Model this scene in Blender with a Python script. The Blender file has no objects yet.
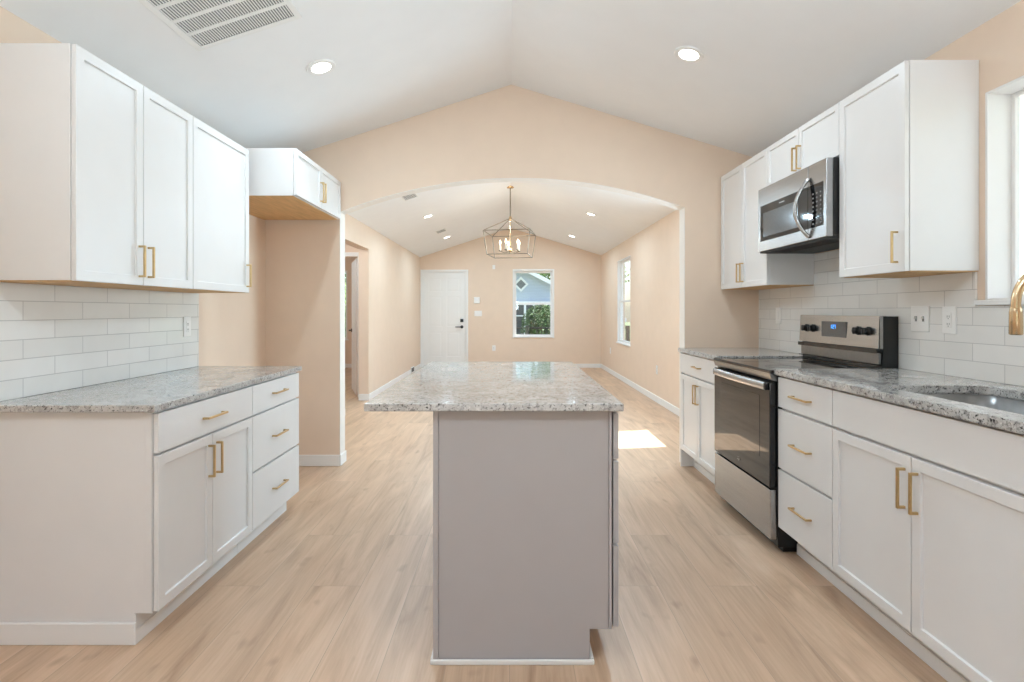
import bpy, bmesh, math, random
from mathutils import Vector, Matrix
random.seed(4)
S = bpy.context.scene
COL = S.collection
PI = math.pi
# ------------------------------------------------------------------ camera, world, sun, exposure
cd = bpy.data.cameras.new('camera'); cam = bpy.data.objects.new('camera', cd); COL.objects.link(cam)
cam.location = (0, 0, 1.25); cam.rotation_euler = (PI/2, 0, 0)
cd.sensor_width = 36; cd.lens = 36*545/1024
cd.shift_x = 2.5/1024; cd.shift_y = -30/1024; cd.clip_start = .05; cd.clip_end = 300
S.camera = cam
S.view_settings.view_transform = 'Standard'; S.view_settings.look = 'None'
S.view_settings.gamma = 1; S.view_settings.use_curve_mapping = False
S.view_settings.exposure = 0.5
LAMP_K, LAMP_L = 8.5, 14.5                      # watts of kitchen and living downlights
def area_light(name, loc, aim, sx, sy, watts, col=(.90, .96, 1)):
    ld = bpy.data.lights.new(name, 'AREA'); ld.shape = 'RECTANGLE'; ld.size = sx; ld.size_y = sy; ld.energy = watts; ld.color = col
    lo = bpy.data.objects.new(name, ld); COL.objects.link(lo); lo.location = loc
    lo.rotation_euler = Vector(aim).to_track_quat('-Z', 'Y').to_euler(); return lo
area_light('ceiling_fill', (0, -.45, 1.5), (0, .75, 1), .8, .6, 34, (.74, .89, 1)).data.spread = math.radians(125)   # unseen lamp added near the camera to brighten the ceiling
area_light('living_window_fill', (2.13, 5.46, 1.42), (-1, 0, .25), 1.40, .76, 110, (.58, .82, 1))  # lamp added outside the hidden window to brighten the living room
w = bpy.data.worlds.new('world'); S.world = w; w.use_nodes = True
nt = w.node_tree; nt.nodes.clear()
wo = nt.nodes.new('ShaderNodeOutputWorld'); bg = nt.nodes.new('ShaderNodeBackground'); sk = nt.nodes.new('ShaderNodeTexSky')
sk.sky_type = 'NISHITA'; sk.sun_disc = False; sk.sun_elevation = math.radians(50); sk.sun_rotation = math.radians(98)
sk.air_density = 1.0; sk.dust_density = 1.5; sk.ozone_density = 1.0
bg.inputs['Strength'].default_value = 0.34
nt.links.new(sk.outputs[0], bg.inputs[0]); nt.links.new(bg.outputs[0], wo.inputs[0])
sd = bpy.data.lights.new('sun', 'SUN'); sd.energy = 14; sd.angle = math.radians(.6); sd.color = (1, .97, .94)
sun = bpy.data.objects.new('sun', sd); COL.objects.link(sun)
sun.rotation_euler = Vector((-1, -.15, -1.22)).to_track_quat('-Z', 'Y').to_euler(); sun.location = (8, 6, 9)
S.cycles.max_bounces = 12; S.cycles.diffuse_bounces = 8; S.cycles.glossy_bounces = 4; S.cycles.transparent_max_bounces = 12
S.cycles.sample_clamp_indirect = 6

# ------------------------------------------------------------------ helpers
LOC = {}
def new(): return bmesh.new()
def box(bm, x0, x1, y0, y1, z0, z1, bev=0.0, seg=1):
    x0, x1 = sorted((x0, x1)); y0, y1 = sorted((y0, y1)); z0, z1 = sorted((z0, z1))
    m = Matrix.Translation(((x0+x1)/2, (y0+y1)/2, (z0+z1)/2)) @ Matrix.Diagonal((x1-x0, y1-y0, z1-z0, 1))
    r = bmesh.ops.create_cube(bm, size=1, matrix=m)
    if bev:
        es = list({e for v in r['verts'] for e in v.link_edges})
        bmesh.ops.bevel(bm, geom=es, offset=bev, segments=seg, affect='EDGES', profile=.5)
    return bm
def prism(bm, pts, axis, a, b, bev=0):
    """pts outline extruded along axis 'x','y' or 'z' from a to b"""
    def P(u, v, t): return {'x': (t, u, v), 'y': (u, t, v), 'z': (u, v, t)}[axis]
    va = [bm.verts.new(P(u, v, a)) for u, v in pts]; vb = [bm.verts.new(P(u, v, b)) for u, v in pts]
    n = len(pts); fs = [bm.faces.new(va), bm.faces.new(vb[::-1])]
    for i in range(n): fs.append(bm.faces.new((va[i], vb[i], vb[(i+1) % n], va[(i+1) % n])))
    bmesh.ops.recalc_face_normals(bm, faces=fs)
    if bev:
        es = list({e for f in fs[:2] for e in f.edges})
        bmesh.ops.bevel(bm, geom=es, offset=bev, segments=2, affect='EDGES')
    return bm
def cyl(bm, c, axis, r, h, r2=None, seg=28, bev=0):
    """cylinder starting at c going along axis by h"""
    ax = Vector(axis).normalized(); q = Vector((0, 0, 1)).rotation_difference(ax).to_matrix().to_4x4()
    m = Matrix.Translation(Vector(c) + ax*h/2) @ q
    rr = bmesh.ops.create_cone(bm, cap_ends=True, segments=seg, radius1=r, radius2=r if r2 is None else r2, depth=h, matrix=m)
    if bev:
        es = [e for e in {e for v in rr['verts'] for e in v.link_edges} if any(len(f.verts) > 4 for f in e.link_faces)]
        bmesh.ops.bevel(bm, geom=es, offset=bev, segments=2, affect='EDGES')
    return bm
def tube(bm, pts, r, seg=12, closed=False, flat=None):
    """sweep of a circle (or ellipse flat=(ru,rv,up)) along points"""
    pts = [Vector(p) for p in pts]; n = len(pts); rings = []
    up = Vector(flat[2]) if flat else None
    prev = None
    for i, p in enumerate(pts):
        if closed: d = pts[(i+1) % n]-pts[i-1]
        else: d = pts[min(i+1, n-1)]-pts[max(i-1, 0)]
        d.normalize()
        if up is not None: u = up
        elif prev is None: u = Vector((0, 0, 1)) if abs(d.z) < .9 else Vector((1, 0, 0))
        else: u = prev
        u = (u-d*u.dot(d)).normalized(); v = d.cross(u); prev = u
        rr = r[i] if isinstance(r, (list, tuple)) else r
        ru, rv = (flat[0], flat[1]) if flat else (rr, rr)
        rings.append([bm.verts.new(p+u*ru*math.cos(2*PI*k/seg)+v*rv*math.sin(2*PI*k/seg)) for k in range(seg)])
    fs = []
    for i in range(n if closed else n-1):
        A, B = rings[i], rings[(i+1) % n]
        for k in range(seg): fs.append(bm.faces.new((A[k], A[(k+1) % seg], B[(k+1) % seg], B[k])))
    if not closed: fs += [bm.faces.new(rings[0][::-1]), bm.faces.new(rings[-1])]
    bmesh.ops.recalc_face_normals(bm, faces=fs)
    return bm
def lathe(bm, prof, c=(0, 0, 0), seg=32, axis=(0, 0, 1)):
    q = Vector((0, 0, 1)).rotation_difference(Vector(axis).normalized()).to_matrix()
    rings = []
    for r, z in prof:
        rings.append([bm.verts.new(Vector(c)+q @ Vector((max(r, 1e-4)*math.cos(2*PI*k/seg), max(r, 1e-4)*math.sin(2*PI*k/seg), z))) for k in range(seg)])
    fs = []
    for A, B in zip(rings, rings[1:]):
        for k in range(seg): fs.append(bm.faces.new((A[k], A[(k+1) % seg], B[(k+1) % seg], B[k])))
    fs += [bm.faces.new(rings[0]), bm.faces.new(rings[-1])]
    bmesh.ops.recalc_face_normals(bm, faces=fs)
    return bm
def obj(name, bm, mat, parent=None, smooth=False, label=None, loc=None):
    """one mesh object; its vertices are given in world metres and moved to its thing's origin"""
    L = Vector((0, 0, 0))
    if parent is not None: L = LOC[parent.name]
    elif loc is not None: L = Vector(loc)
    if L.length: bmesh.ops.translate(bm, verts=bm.verts, vec=-L)
    me = bpy.data.meshes.new(name); bm.to_mesh(me); bm.free()
    me.materials.append(mat)
    o = bpy.data.objects.new(name, me); COL.objects.link(o)
    if parent is not None: o.parent = parent; LOC[o.name] = L
    else: o.location = L; LOC[o.name] = L
    if smooth:
        for p in me.polygons: p.use_smooth = True
        md = o.modifiers.new('edges', 'EDGE_SPLIT'); md.split_angle = math.radians(38)
    if label: o['label'] = label
    return o
def thing(name, label, cat, loc, group=None):
    o = bpy.data.objects.new(name, None); o.empty_display_size = .1; COL.objects.link(o); o.location = loc
    LOC[o.name] = Vector(loc); tag(o, label, cat, group); return o
def tag(o, label, cat, group=None):
    o['label'] = label; o['category'] = cat
    if group: o['group'] = group
    return o
def struct(name, bm, mat, smooth=False):
    o = obj(name, bm, mat, smooth=smooth); o['kind'] = 'structure'; return o
def sempty(name, loc):
    o = bpy.data.objects.new(name, None); o.empty_display_size = .1; COL.objects.link(o); o.location = loc
    LOC[o.name] = Vector(loc); o['kind'] = 'structure'; return o

# ------------------------------------------------------------------ materials
def mat(name):
    m = bpy.data.materials.new(name); m.use_nodes = True
    return m, m.node_tree, m.node_tree.nodes['Principled BSDF']
def N(t, k, **kw):
    n = t.nodes.new(k)
    for a, b in kw.items(): setattr(n, a, b)
    return n
def setin(n, **kw):
    for a, b in kw.items(): n.inputs[a.replace('_', ' ')].default_value = b
def coords(t, scale=(1, 1, 1)):
    g = N(t, 'ShaderNodeNewGeometry'); mp = N(t, 'ShaderNodeMapping'); mp.inputs['Scale'].default_value = scale
    t.links.new(g.outputs['Position'], mp.inputs[0]); return mp.outputs[0]
def ramp(t, src, stops):
    r = N(t, 'ShaderNodeValToRGB'); t.links.new(src, r.inputs[0]); cr = r.color_ramp
    while len(cr.elements) > 1: cr.elements.remove(cr.elements[0])
    cr.elements[0].position = stops[0][0]; cr.elements[0].color = (*stops[0][1], 1)
    for p, c in stops[1:]:
        e = cr.elements.new(p); e.color = (*c, 1)
    return r.outputs[0]
def noise(t, vec, scale, detail=3, rough=.5, dist=0):
    n = N(t, 'ShaderNodeTexNoise'); setin(n, Scale=scale, Detail=detail, Roughness=rough, Distortion=dist)
    t.links.new(vec, n.inputs['Vector']); return n.outputs['Fac']
def mixc(t, fac, a, b, mode='MIX'):
    m = N(t, 'ShaderNodeMix', data_type='RGBA', blend_type=mode)
    for s, v in ((m.inputs[0], fac), (m.inputs[6], a), (m.inputs[7], b)):
        if hasattr(v, 'links'): t.links.new(v, s)
        elif isinstance(v, tuple): s.default_value = (*v, 1)
        else: s.default_value = v
    return m.outputs[2]
def bump(t, p, h, strength, dist=.002):
    b = N(t, 'ShaderNodeBump'); setin(b, Strength=strength, Distance=dist)
    t.links.new(h, b.inputs['Height']); t.links.new(b.outputs[0], p.inputs['Normal'])
def simple(name, c, rough=.5, metal=0, var=.03, nscale=6, bmp=0, coat=0, aniso=None):
    m, t, p = mat(name); v = coords(t, aniso or (1, 1, 1)); n = noise(t, v, nscale, 4)
    lo = tuple(x*(1-var) for x in c); hi = tuple(min(1, x*(1+var)) for x in c)
    t.links.new(ramp(t, n, [(.3, lo), (.7, hi)]), p.inputs['Base Color'])
    setin(p, Roughness=rough, Metallic=metal)
    if coat: p.inputs['Coat Weight'].default_value = coat
    if bmp: bump(t, p, noise(t, v, nscale*30, 3), bmp, .001)
    return m
M = {}
M['wall'] = simple('peach_wall_paint', (.75, .598, .472), .75, var=.015, bmp=.08)
M['ceiling'] = simple('ceiling_paint', (.82, .82, .82), .85, var=.01, bmp=.05)
M['arch_pale'] = simple('pale_arch_strip', (.80, .76, .71), .7, var=.01)
M['trim'] = simple('white_trim_paint', (.80, .79, .77), .5, var=.01)
M['cab'] = simple('white_cabinet_paint', (.74, .73, .72), .38, var=.012)
M['island'] = simple('warm_grey_island_paint', (.43, .405, .40), .4, var=.012)
M['brass'] = simple('brushed_brass', (.60, .43, .22), .28, 1, var=.05, nscale=60)
M['gold'] = simple('champagne_gold', (.70, .52, .32), .22, 1, var=.05, nscale=80, aniso=(1, 1, .1))
M['steel'] = simple('brushed_steel', (.42, .42, .42), .26, 1, var=.06, nscale=40, aniso=(1, .05, 1))
M['dsteel'] = simple('dark_steel', (.25, .25, .25), .3, 1, var=.06, nscale=40)
M['black'] = simple('black_enamel', (.012, .012, .012), .3, var=.1)
M['bglass'] = simple('black_glass', (.008, .008, .009), .04, var=.1)
M['bglass'].node_tree.nodes['Principled BSDF'].inputs['IOR'].default_value = 1.55
M['owin'] = simple('oven_window_glass', (.035, .030, .026), .03, var=.1)
M['mwin'] = simple('microwave_window_mesh', (.10, .10, .10), .12, var=.1, nscale=200)
M['wood'] = simple('raw_wood_panel', (.62, .38, .17), .6, var=.12, nscale=5, aniso=(8, 1, 1))
M['plastic'] = simple('white_plastic', (.82, .81, .79), .3, var=.01)
M['bronze'] = simple('chandelier_metal', (.26, .23, .19), .4, 1, var=.05)
M['dark'] = simple('dark_slot', (.03, .03, .03), .6)
M['duct'] = simple('grey_duct', (.20, .20, .20), .7)
M['candle'] = simple('candle_sleeve', (.80, .76, .66), .5)
def emis(name, c, s):
    m, t, p = mat(name); setin(p, Base_Color=(*c, 1)); p.inputs['Emission Color'].default_value = (*c, 1); p.inputs['Emission Strength'].default_value = s
    return m
M['lens'] = emis('lit_lens', (1, .97, .92), 6)
M['bulb'] = emis('lit_bulb', (1, .85, .62), 4)
M['clock'] = emis('blue_clock_digits', (.05, .35, .9), 1.6)
M['amber'] = emis('amber_clock_text', (.9, .4, .1), .4)
def glass():
    m = bpy.data.materials.new('window_glass'); m.use_nodes = True; t = m.node_tree; t.nodes.clear()
    o = N(t, 'ShaderNodeOutputMaterial'); mx = N(t, 'ShaderNodeMixShader'); tr = N(t, 'ShaderNodeBsdfTransparent'); gl = N(t, 'ShaderNodeBsdfGlossy'); fr = N(t, 'ShaderNodeMath', operation='MULTIPLY_ADD')
    tr.inputs[0].default_value = (.95, .97, .97, 1); gl.inputs['Roughness'].default_value = .01; lw = N(t, 'ShaderNodeLayerWeight'); pw = N(t, 'ShaderNodeMath', operation='POWER'); pw.inputs[1].default_value = 5; t.links.new(lw.outputs['Facing'], pw.inputs[0]); t.links.new(pw.outputs[0], fr.inputs[0]); fr.inputs[1].default_value = .6; fr.inputs[2].default_value = .04
    t.links.new(fr.outputs[0], mx.inputs[0]); t.links.new(tr.outputs[0], mx.inputs[1]); t.links.new(gl.outputs[0], mx.inputs[2]); t.links.new(mx.outputs[0], o.inputs[0])
    return m
M['glass'] = glass()
def granite():
    m, t, p = mat('speckled_granite'); v = coords(t)
    cloud = noise(t, v, 9, 5, .65, .6)
    base = ramp(t, cloud, [(.32, (.37, .36, .345)), (.50, (.50, .485, .465)), (.66, (.58, .57, .55))])
    mid = noise(t, v, 42, 4, .7, .6)
    c = mixc(t, ramp(t, mid, [(.52, (0, 0, 0)), (.64, (.85, .85, .85))]), base, (.19, .18, .175))
    sm = noise(t, v, 95, 4, .75)
    c = mixc(t, ramp(t, sm, [(.555, (0, 0, 0)), (.61, (1, 1, 1))]), c, (.03, .028, .027))
    wh = noise(t, v, 90, 3, .6)
    c = mixc(t, ramp(t, wh, [(.60, (0, 0, 0)), (.68, (.8, .8, .8))]), c, (.70, .69, .67))
    t.links.new(c, p.inputs['Base Color']); setin(p, Roughness=.07, IOR=1.6)
    return m
M['granite'] = granite()
def floor_mat():
    m, t, p = mat('light_oak_planks')
    g = N(t, 'ShaderNodeNewGeometry'); sp = N(t, 'ShaderNodeSeparateXYZ'); cb = N(t, 'ShaderNodeCombineXYZ')
    t.links.new(g.outputs['Position'], sp.inputs[0]); t.links.new(sp.outputs[1], cb.inputs[0]); t.links.new(sp.outputs[0], cb.inputs[1])
    br = N(t, 'ShaderNodeTexBrick'); br.offset = .37; br.offset_frequency = 2; br.squash = 1
    setin(br, Scale=1, Mortar_Size=.0012, Mortar_Smooth=.3, Bias=0, Brick_Width=1.52, Row_Height=.225)
    br.inputs['Color1'].default_value = (0, 0, 0, 1); br.inputs['Color2'].default_value = (1, 1, 1, 1); br.inputs['Mortar'].default_value = (.5, .5, .5, 1)
    t.links.new(cb.outputs[0], br.inputs['Vector'])
    # per plank shift of the grain
    mul = N(t, 'ShaderNodeVectorMath', operation='MULTIPLY_ADD'); mul.inputs[1].default_value = (7, 23, 0)
    t.links.new(br.outputs['Color'], mul.inputs[0]); t.links.new(g.outputs['Position'], mul.inputs[2])
    mp = N(t, 'ShaderNodeMapping'); mp.inputs['Scale'].default_value = (1, .11, 1); t.links.new(mul.outputs[0], mp.inputs[0])
    n1 = noise(t, mp.outputs[0], 9, 5, .55, 1.3)
    mp2 = N(t, 'ShaderNodeMapping'); mp2.inputs['Scale'].default_value = (1, .035, 1); t.links.new(mul.outputs[0], mp2.inputs[0])
    n2 = noise(t, mp2.outputs[0], 95, 3, .6, .3)
    c = ramp(t, n1, [(.24, (.33, .20, .12)), (.42, (.51, .34, .222)), (.60, (.61, .42, .285)), (.78, (.67, .485, .345))])
    c = mixc(t, .15, c, ramp(t, n2, [(.3, (.30, .21, .14)), (.6, (.66, .52, .39))]))
    pl = N(t, 'ShaderNodeHueSaturation'); pr = N(t, 'ShaderNodeMapRange'); pr.inputs['To Min'].default_value = .94; pr.inputs['To Max'].default_value = 1.05
    t.links.new(br.outputs['Color'], pr.inputs[0]); t.links.new(pr.outputs[0], pl.inputs['Value']); t.links.new(c, pl.inputs['Color'])
    mp3 = N(t, 'ShaderNodeMapping'); mp3.inputs['Scale'].default_value = (1, .45, 1); t.links.new(mul.outputs[0], mp3.inputs[0])
    kn = noise(t, mp3.outputs[0], 10, 2, .5)
    c = mixc(t, ramp(t, kn, [(.66, (0, 0, 0)), (.78, (.6, .6, .6))]), pl.outputs[0], (.30, .19, .12))
    c = mixc(t, br.outputs['Fac'], c, (.38, .28, .20))
    t.links.new(c, p.inputs['Base Color']); setin(p, Roughness=.38)
    bump(t, p, n2, .12, .001)
    return m
M['floor'] = floor_mat()
def tile_mat(name, yoff, zoff):
    m, t, p = mat(name)
    g = N(t, 'ShaderNodeNewGeometry'); sp = N(t, 'ShaderNodeSeparateXYZ'); cb = N(t, 'ShaderNodeCombineXYZ')
    t.links.new(g.outputs['Position'], sp.inputs[0]); t.links.new(sp.outputs[1], cb.inputs[0]); t.links.new(sp.outputs[2], cb.inputs[1])
    mp = N(t, 'ShaderNodeMapping'); mp.inputs['Location'].default_value = (-yoff, -zoff, 0); t.links.new(cb.outputs[0], mp.inputs[0])
    br = N(t, 'ShaderNodeTexBrick'); br.offset = .5; br.offset_frequency = 2
    setin(br, Scale=1, Mortar_Size=.0018, Mortar_Smooth=.2, Bias=0, Brick_Width=.3075, Row_Height=.0778)
    br.inputs['Color1'].default_value = (.74, .73, .70, 1); br.inputs['Color2'].default_value = (.80, .79, .765, 1); br.inputs['Mortar'].default_value = (.52, .51, .50, 1)
    t.links.new(mp.outputs[0], br.inputs['Vector'])
    cl = noise(t, coords(t), 6, 3)
    c = mixc(t, .1, br.outputs['Color'], ramp(t, cl, [(.35, (.60, .58, .56)), (.65, (.86, .86, .84))]))
    t.links.new(c, p.inputs['Base Color']); setin(p, Roughness=.12)
    inv = N(t, 'ShaderNodeMath', operation='SUBTRACT'); inv.inputs[0].default_value = 1; t.links.new(br.outputs['Fac'], inv.inputs[1])
    wv = N(t, 'ShaderNodeMath', operation='MULTIPLY_ADD'); wv.inputs[1].default_value = .25; t.links.new(cl, wv.inputs[0]); t.links.new(inv.outputs[0], wv.inputs[2])
    bump(t, p, wv.outputs[0], .5, .002)
    return m
def siding_mat():
    m, t, p = mat('pale_blue_siding')
    g = N(t, 'ShaderNodeNewGeometry'); sp = N(t, 'ShaderNodeSeparateXYZ'); t.links.new(g.outputs['Position'], sp.inputs[0])
    a = N(t, 'ShaderNodeMath', operation='MULTIPLY'); a.inputs[1].default_value = 6; t.links.new(sp.outputs[2], a.inputs[0])
    b = N(t, 'ShaderNodeMath', operation='FRACT'); t.links.new(a.outputs[0], b.inputs[0])
    t.links.new(ramp(t, b.outputs[0], [(0, (.34, .38, .45)), (.12, (.50, .55, .64)), (1, (.52, .57, .66))]), p.inputs['Base Color'])
    setin(p, Roughness=.7); bump(t, p, b.outputs[0], .6, .02)
    return m
M['siding'] = siding_mat()
M['leaf'] = simple('green_leaves', (.05, .10, .025), .6, var=.6, nscale=3)
M['leaf2'] = simple('yellow_green_leaves', (.15, .24, .06), .6, var=.5, nscale=3)
M['bark'] = simple('bark', (.12, .08, .05), .9, var=.3, nscale=20)
M['grass'] = simple('lawn', (.16, .20, .09), .9, var=.4, nscale=8)
M['concrete'] = simple('pale_concrete', (.24, .25, .26), .9, var=.1, nscale=2)
M['shingle'] = simple('roof_shingles', (.16, .15, .15), .9, var=.3, nscale=30)
M['wtrim'] = simple('white_house_trim', (.85, .85, .84), .5)
M['dpane'] = simple('dark_porch_pane', (.06, .07, .08), .15)
M['deck'] = simple('porch_boards', (.40, .36, .32), .8, var=.15)

# ------------------------------------------------------------------ setting
WL, WR, YE, YT, YF, YB = -1.97, 2.02, 4.40, .13, 12.0, -1.7     # side walls, arch wall and its thickness, far wall, back wall
PEAK, PX, EL, ER = 3.078, .015, 2.43, 2.475
def zc(x): return PEAK-(PX-x)*(PEAK-EL)/(PX-WL) if x < PX else PEAK-(x-PX)*(PEAK-ER)/(WR-PX)
T = .14
b = new(); box(b, -5.2, WR+T, YB-T, YF+T, -.2, 0); struct('floor', b, M['floor'])
b = new(); prism(b, [(WL-T, zc(WL)-.0), (WL, zc(WL)), (PX, PEAK), (WR, zc(WR)), (WR+T, zc(WR)), (WR+T, zc(WR)+.16), (PX, PEAK+.2), (WL-T, zc(WL)+.16)], 'y', YB-T, YF+T)
struct('ceiling', b, M['ceiling'])
b = new(); box(b, -5.2, WL-T, YB-T, YF+T, 2.44, 2.6); struct('ceiling_hall', b, M['ceiling'])
def wall_x(bm, xa, xb, y0, y1, ztop, holes):
    """wall in a plane of constant x with rectangular holes (y0,y1,z0,z1) sorted in y"""
    y = y0
    for h in holes:
        if h[0] > y: box(bm, xa, xb, y, h[0], 0, ztop)
        if h[2] > 0: box(bm, xa, xb, h[0], h[1], 0, h[2])
        box(bm, xa, xb, h[0], h[1], h[3], ztop)
        y = h[1]
    box(bm, xa, xb, y, y1, 0, ztop); return bm
def wall_y(bm, ya, yb, x0, x1, ztop, holes):
    x = x0
    for h in holes:
        if h[0] > x: box(bm, x, h[0], ya, yb, 0, ztop)
        if h[2] > 0: box(bm, h[0], h[1], ya, yb, 0, h[2])
        box(bm, h[0], h[1], ya, yb, h[3], ztop)
        x = h[1]
    box(bm, x, x1, ya, yb, 0, ztop); return bm
KW = (1.35, 2.316, 1.29, 2.177)      # kitchen window
LW1 = (5.06, 5.86, .67, 2.18)        # living window hidden behind the arch wall
LW2 = (9.11, 10.2, .67, 2.18)        # living window in view
FW = (.10, .955, .68, 2.14)          # far window
FD = (-1.915, -.955, 0, 2.115)       # front door
HO = (6.5, 7.62, 0, 2.115)           # opening to the hall
RD = (-1.0, 1.0, 0, 2.1)             # unseen glazed door added behind the camera for light
struct('wall_right', wall_x(new(), WR, WR+T, YB-T, YF+T, zc(WR)+.02, [KW, LW1, LW2]), M['wall'])
struct('wall_left', wall_x(new(), WL-T, WL, YB-T, YF+T, zc(WL)+.02, [HO]), M['wall'])
b = wall_y(new(), YF, YF+T, WL, WR, 2.3, [FD, FW]); prism(b, [(WL, 2.3), (WR, 2.3), (WR, zc(WR)+.01), (PX, PEAK+.01), (WL, zc(WL)+.01)], 'y', YF, YF+T)
struct('wall_far', b, M['wall'])
b = wall_y(new(), YB-T, YB, WL, WR, 2.3, [RD]); prism(b, [(WL, 2.3), (WR, 2.3), (WR, zc(WR)+.01), (PX, PEAK+.01), (WL, zc(WL)+.01)], 'y', YB-T, YB)
struct('wall_back', b, M['wall'])
# arch wall
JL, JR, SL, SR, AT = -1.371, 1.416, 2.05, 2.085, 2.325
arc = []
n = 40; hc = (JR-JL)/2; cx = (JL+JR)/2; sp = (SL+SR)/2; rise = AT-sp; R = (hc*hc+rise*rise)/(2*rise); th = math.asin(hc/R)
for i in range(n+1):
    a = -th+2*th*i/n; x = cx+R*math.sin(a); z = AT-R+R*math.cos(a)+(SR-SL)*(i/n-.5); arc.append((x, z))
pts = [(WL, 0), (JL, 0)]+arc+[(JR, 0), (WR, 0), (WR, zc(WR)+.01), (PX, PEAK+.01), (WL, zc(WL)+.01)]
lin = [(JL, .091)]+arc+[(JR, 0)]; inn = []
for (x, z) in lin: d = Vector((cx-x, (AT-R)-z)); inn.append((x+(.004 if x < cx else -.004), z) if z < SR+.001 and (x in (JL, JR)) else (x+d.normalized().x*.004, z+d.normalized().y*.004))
struct('arch_strip', prism(new(), lin+inn[::-1], 'y', YE+.001, YE+YT-.001), M['arch_pale'])  # thin strip round the arch opening, paler than the wall
struct('wall_arch', prism(new(), pts, 'y', YE, YE+YT), M['wall'])
# hall and room beyond the left opening
b = new(); wall_y(b, 7.9, 8.0, -5.1, WL-T, 2.44, [(-3.08, -2.2, 0, 2.04)]); struct('wall_hall', b, M['wall'])
b = new(); wall_y(b, YF, YF+T, -5.1, WL-T, 2.44, [(-4.5, -3.57, .62, 2.14)]); struct('wall_bedroom', b, M['wall'])
b = new(); box(b, -5.2, -5.1, YB-T, YF+T, 0, 2.44); struct('wall_outer', b, M['wall'])
b = new(); box(b, -5.1, WL-T, 5.6, 5.72, 0, 2.44); struct('wall_closet', b, M['wall'])
# baseboards
BH, BT = .09, .013
def base_prof(bm, x0, x1, y0, y1):
    box(bm, x0, x1, y0, y1, 0, BH, .003); return bm
struct('baseboard_left', base_prof(base_prof(base_prof(new(), WL, WL+BT, HO[1], YF), WL, WL+BT, YE+YT, HO[0]), WL-T, WL+BT, HO[1]-BT, HO[1]), M['trim'])
struct('baseboard_right', base_prof(new(), WR-BT, WR, YE+YT, YF), M['trim'])
struct('baseboard_far', base_prof(base_prof(new(), -.89, WR, YF-BT, YF), WL, -1.98+.02, YF-BT, YF), M['trim'])
b = new(); base_prof(b, WL, JL, YE-BT, YE); base_prof(b, JL, JL+BT, YE-BT, YE+YT+BT); base_prof(b, WL, JL, YE+YT, YE+YT+BT); struct('baseboard_arch', b, M['trim'])
b = new(); base_prof(b, JR, WR, YE+YT, YE+YT+BT); struct('baseboard_pier', b, M['trim'])
b = new(); base_prof(b, WL, WL+BT, 3.47, YE); struct('baseboard_alcove', b, M['trim'])
b = new(); base_prof(b, -5.1, WL-T, YF-BT, YF); base_prof(b, -5.1, -3.15, 7.9-BT, 7.9); struct('baseboard_bedroom', b, M['trim'])

def window(idx, axis, a0, a1, z0, z1, face, depth, inward, stool=True, portal=True, single=False):
    """double-hung window. axis 'x': wall of constant x, spans y; inward = sign pointing into the room"""
    root = sempty('window_%d' % idx, (face, (a0+a1)/2, z0) if axis == 'x' else ((a0+a1)/2, face, z0))
    def bx(bm, u0, u1, d0, d1, zz0, zz1, bev=.002):   # d measured from the wall face outward
        p, q = face-inward*d0, face-inward*d1
        if axis == 'x': box(bm, p, q, u0, u1, zz0, zz1, bev)
        else: box(bm, u0, u1, p, q, zz0, zz1, bev)
    b = new(); t = .012                                # jamb liner lines the opening
    bx(b, a0, a0+t, 0, depth, z0, z1); bx(b, a1-t, a1, 0, depth, z0, z1); bx(b, a0+t, a1-t, 0, depth, z1-t, z1); bx(b, a0+t, a1-t, 0, depth, z0, z0+t)
    obj('window_frame', b, M['trim'], root)
    if stool:
        b = new(); bx(b, a0-.03, a1+.03, -.022, .0, z0-.016, z0+.006, .003); obj('window_sill', b, M['trim'], root)
    f = .038; zm = (z0+z1)/2
    if single:                                     # one fixed slim-framed pane
        f = .018
    for nm, s0, s1, d in ([('fixed_sash', z0+t, z1-t, depth-.025)] if single else []) or (('upper_sash', zm-.015, z1-t, depth-.03), ('lower_sash', z0+t, zm+.02, depth-.055)):
        b = new(); u0, u1 = a0+t, a1-t
        bx(b, u0, u0+f, d, d+.024, s0, s1); bx(b, u1-f, u1, d, d+.024, s0, s1)
        bx(b, u0+f, u1-f, d, d+.024, s0, s0+f); bx(b, u0+f, u1-f, d, d+.024, s1-f, s1)
        sh = obj(nm, b, M['trim'], root)
        b = new(); bx(b, u0+f, u1-f, d+.010, d+.014, s0+f, s1-f, 0); obj('pane', b, M['glass'], sh)
    if portal:
        ld = bpy.data.lights.new('daylight_portal', 'AREA'); ld.shape = 'RECTANGLE'; ld.size = a1-a0; ld.size_y = z1-z0
        ld.cycles.is_portal = True
        lo = bpy.data.objects.new('daylight_portal', ld); COL.objects.link(lo)
        d = Vector((inward, 0, 0)) if axis == 'x' else Vector((0, inward, 0))
        lo.rotation_euler = d.to_track_quat('-Z', 'Z').to_euler()
        lo.location = (face-inward*(depth+.02), (a0+a1)/2, (z0+z1)/2) if axis == 'x' else ((a0+a1)/2, face-inward*(depth+.02), (z0+z1)/2)
    return root
window(1, 'x', *KW, WR, .125, -1, single=True)
window(2, 'x', *LW1, WR, .10, -1, portal=False)
window(3, 'x', *LW2, WR, .10, -1)
window(4, 'y', *FW, YF, .10, -1)
window(5, 'y', -4.5, -3.57, .62, 2.14, YF, .10, -1)
# casing round the far window
b = new(); c = .03
box(b, FW[0]-c, FW[0], YF-.012, YF, FW[2]-.03, FW[3]+c, .002); box(b, FW[1], FW[1]+c, YF-.012, YF, FW[2]-.03, FW[3]+c, .002); box(b, FW[0], FW[1], YF-.012, YF, FW[3], FW[3]+c, .002)
struct('trim_1', b, M['trim'])
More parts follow.
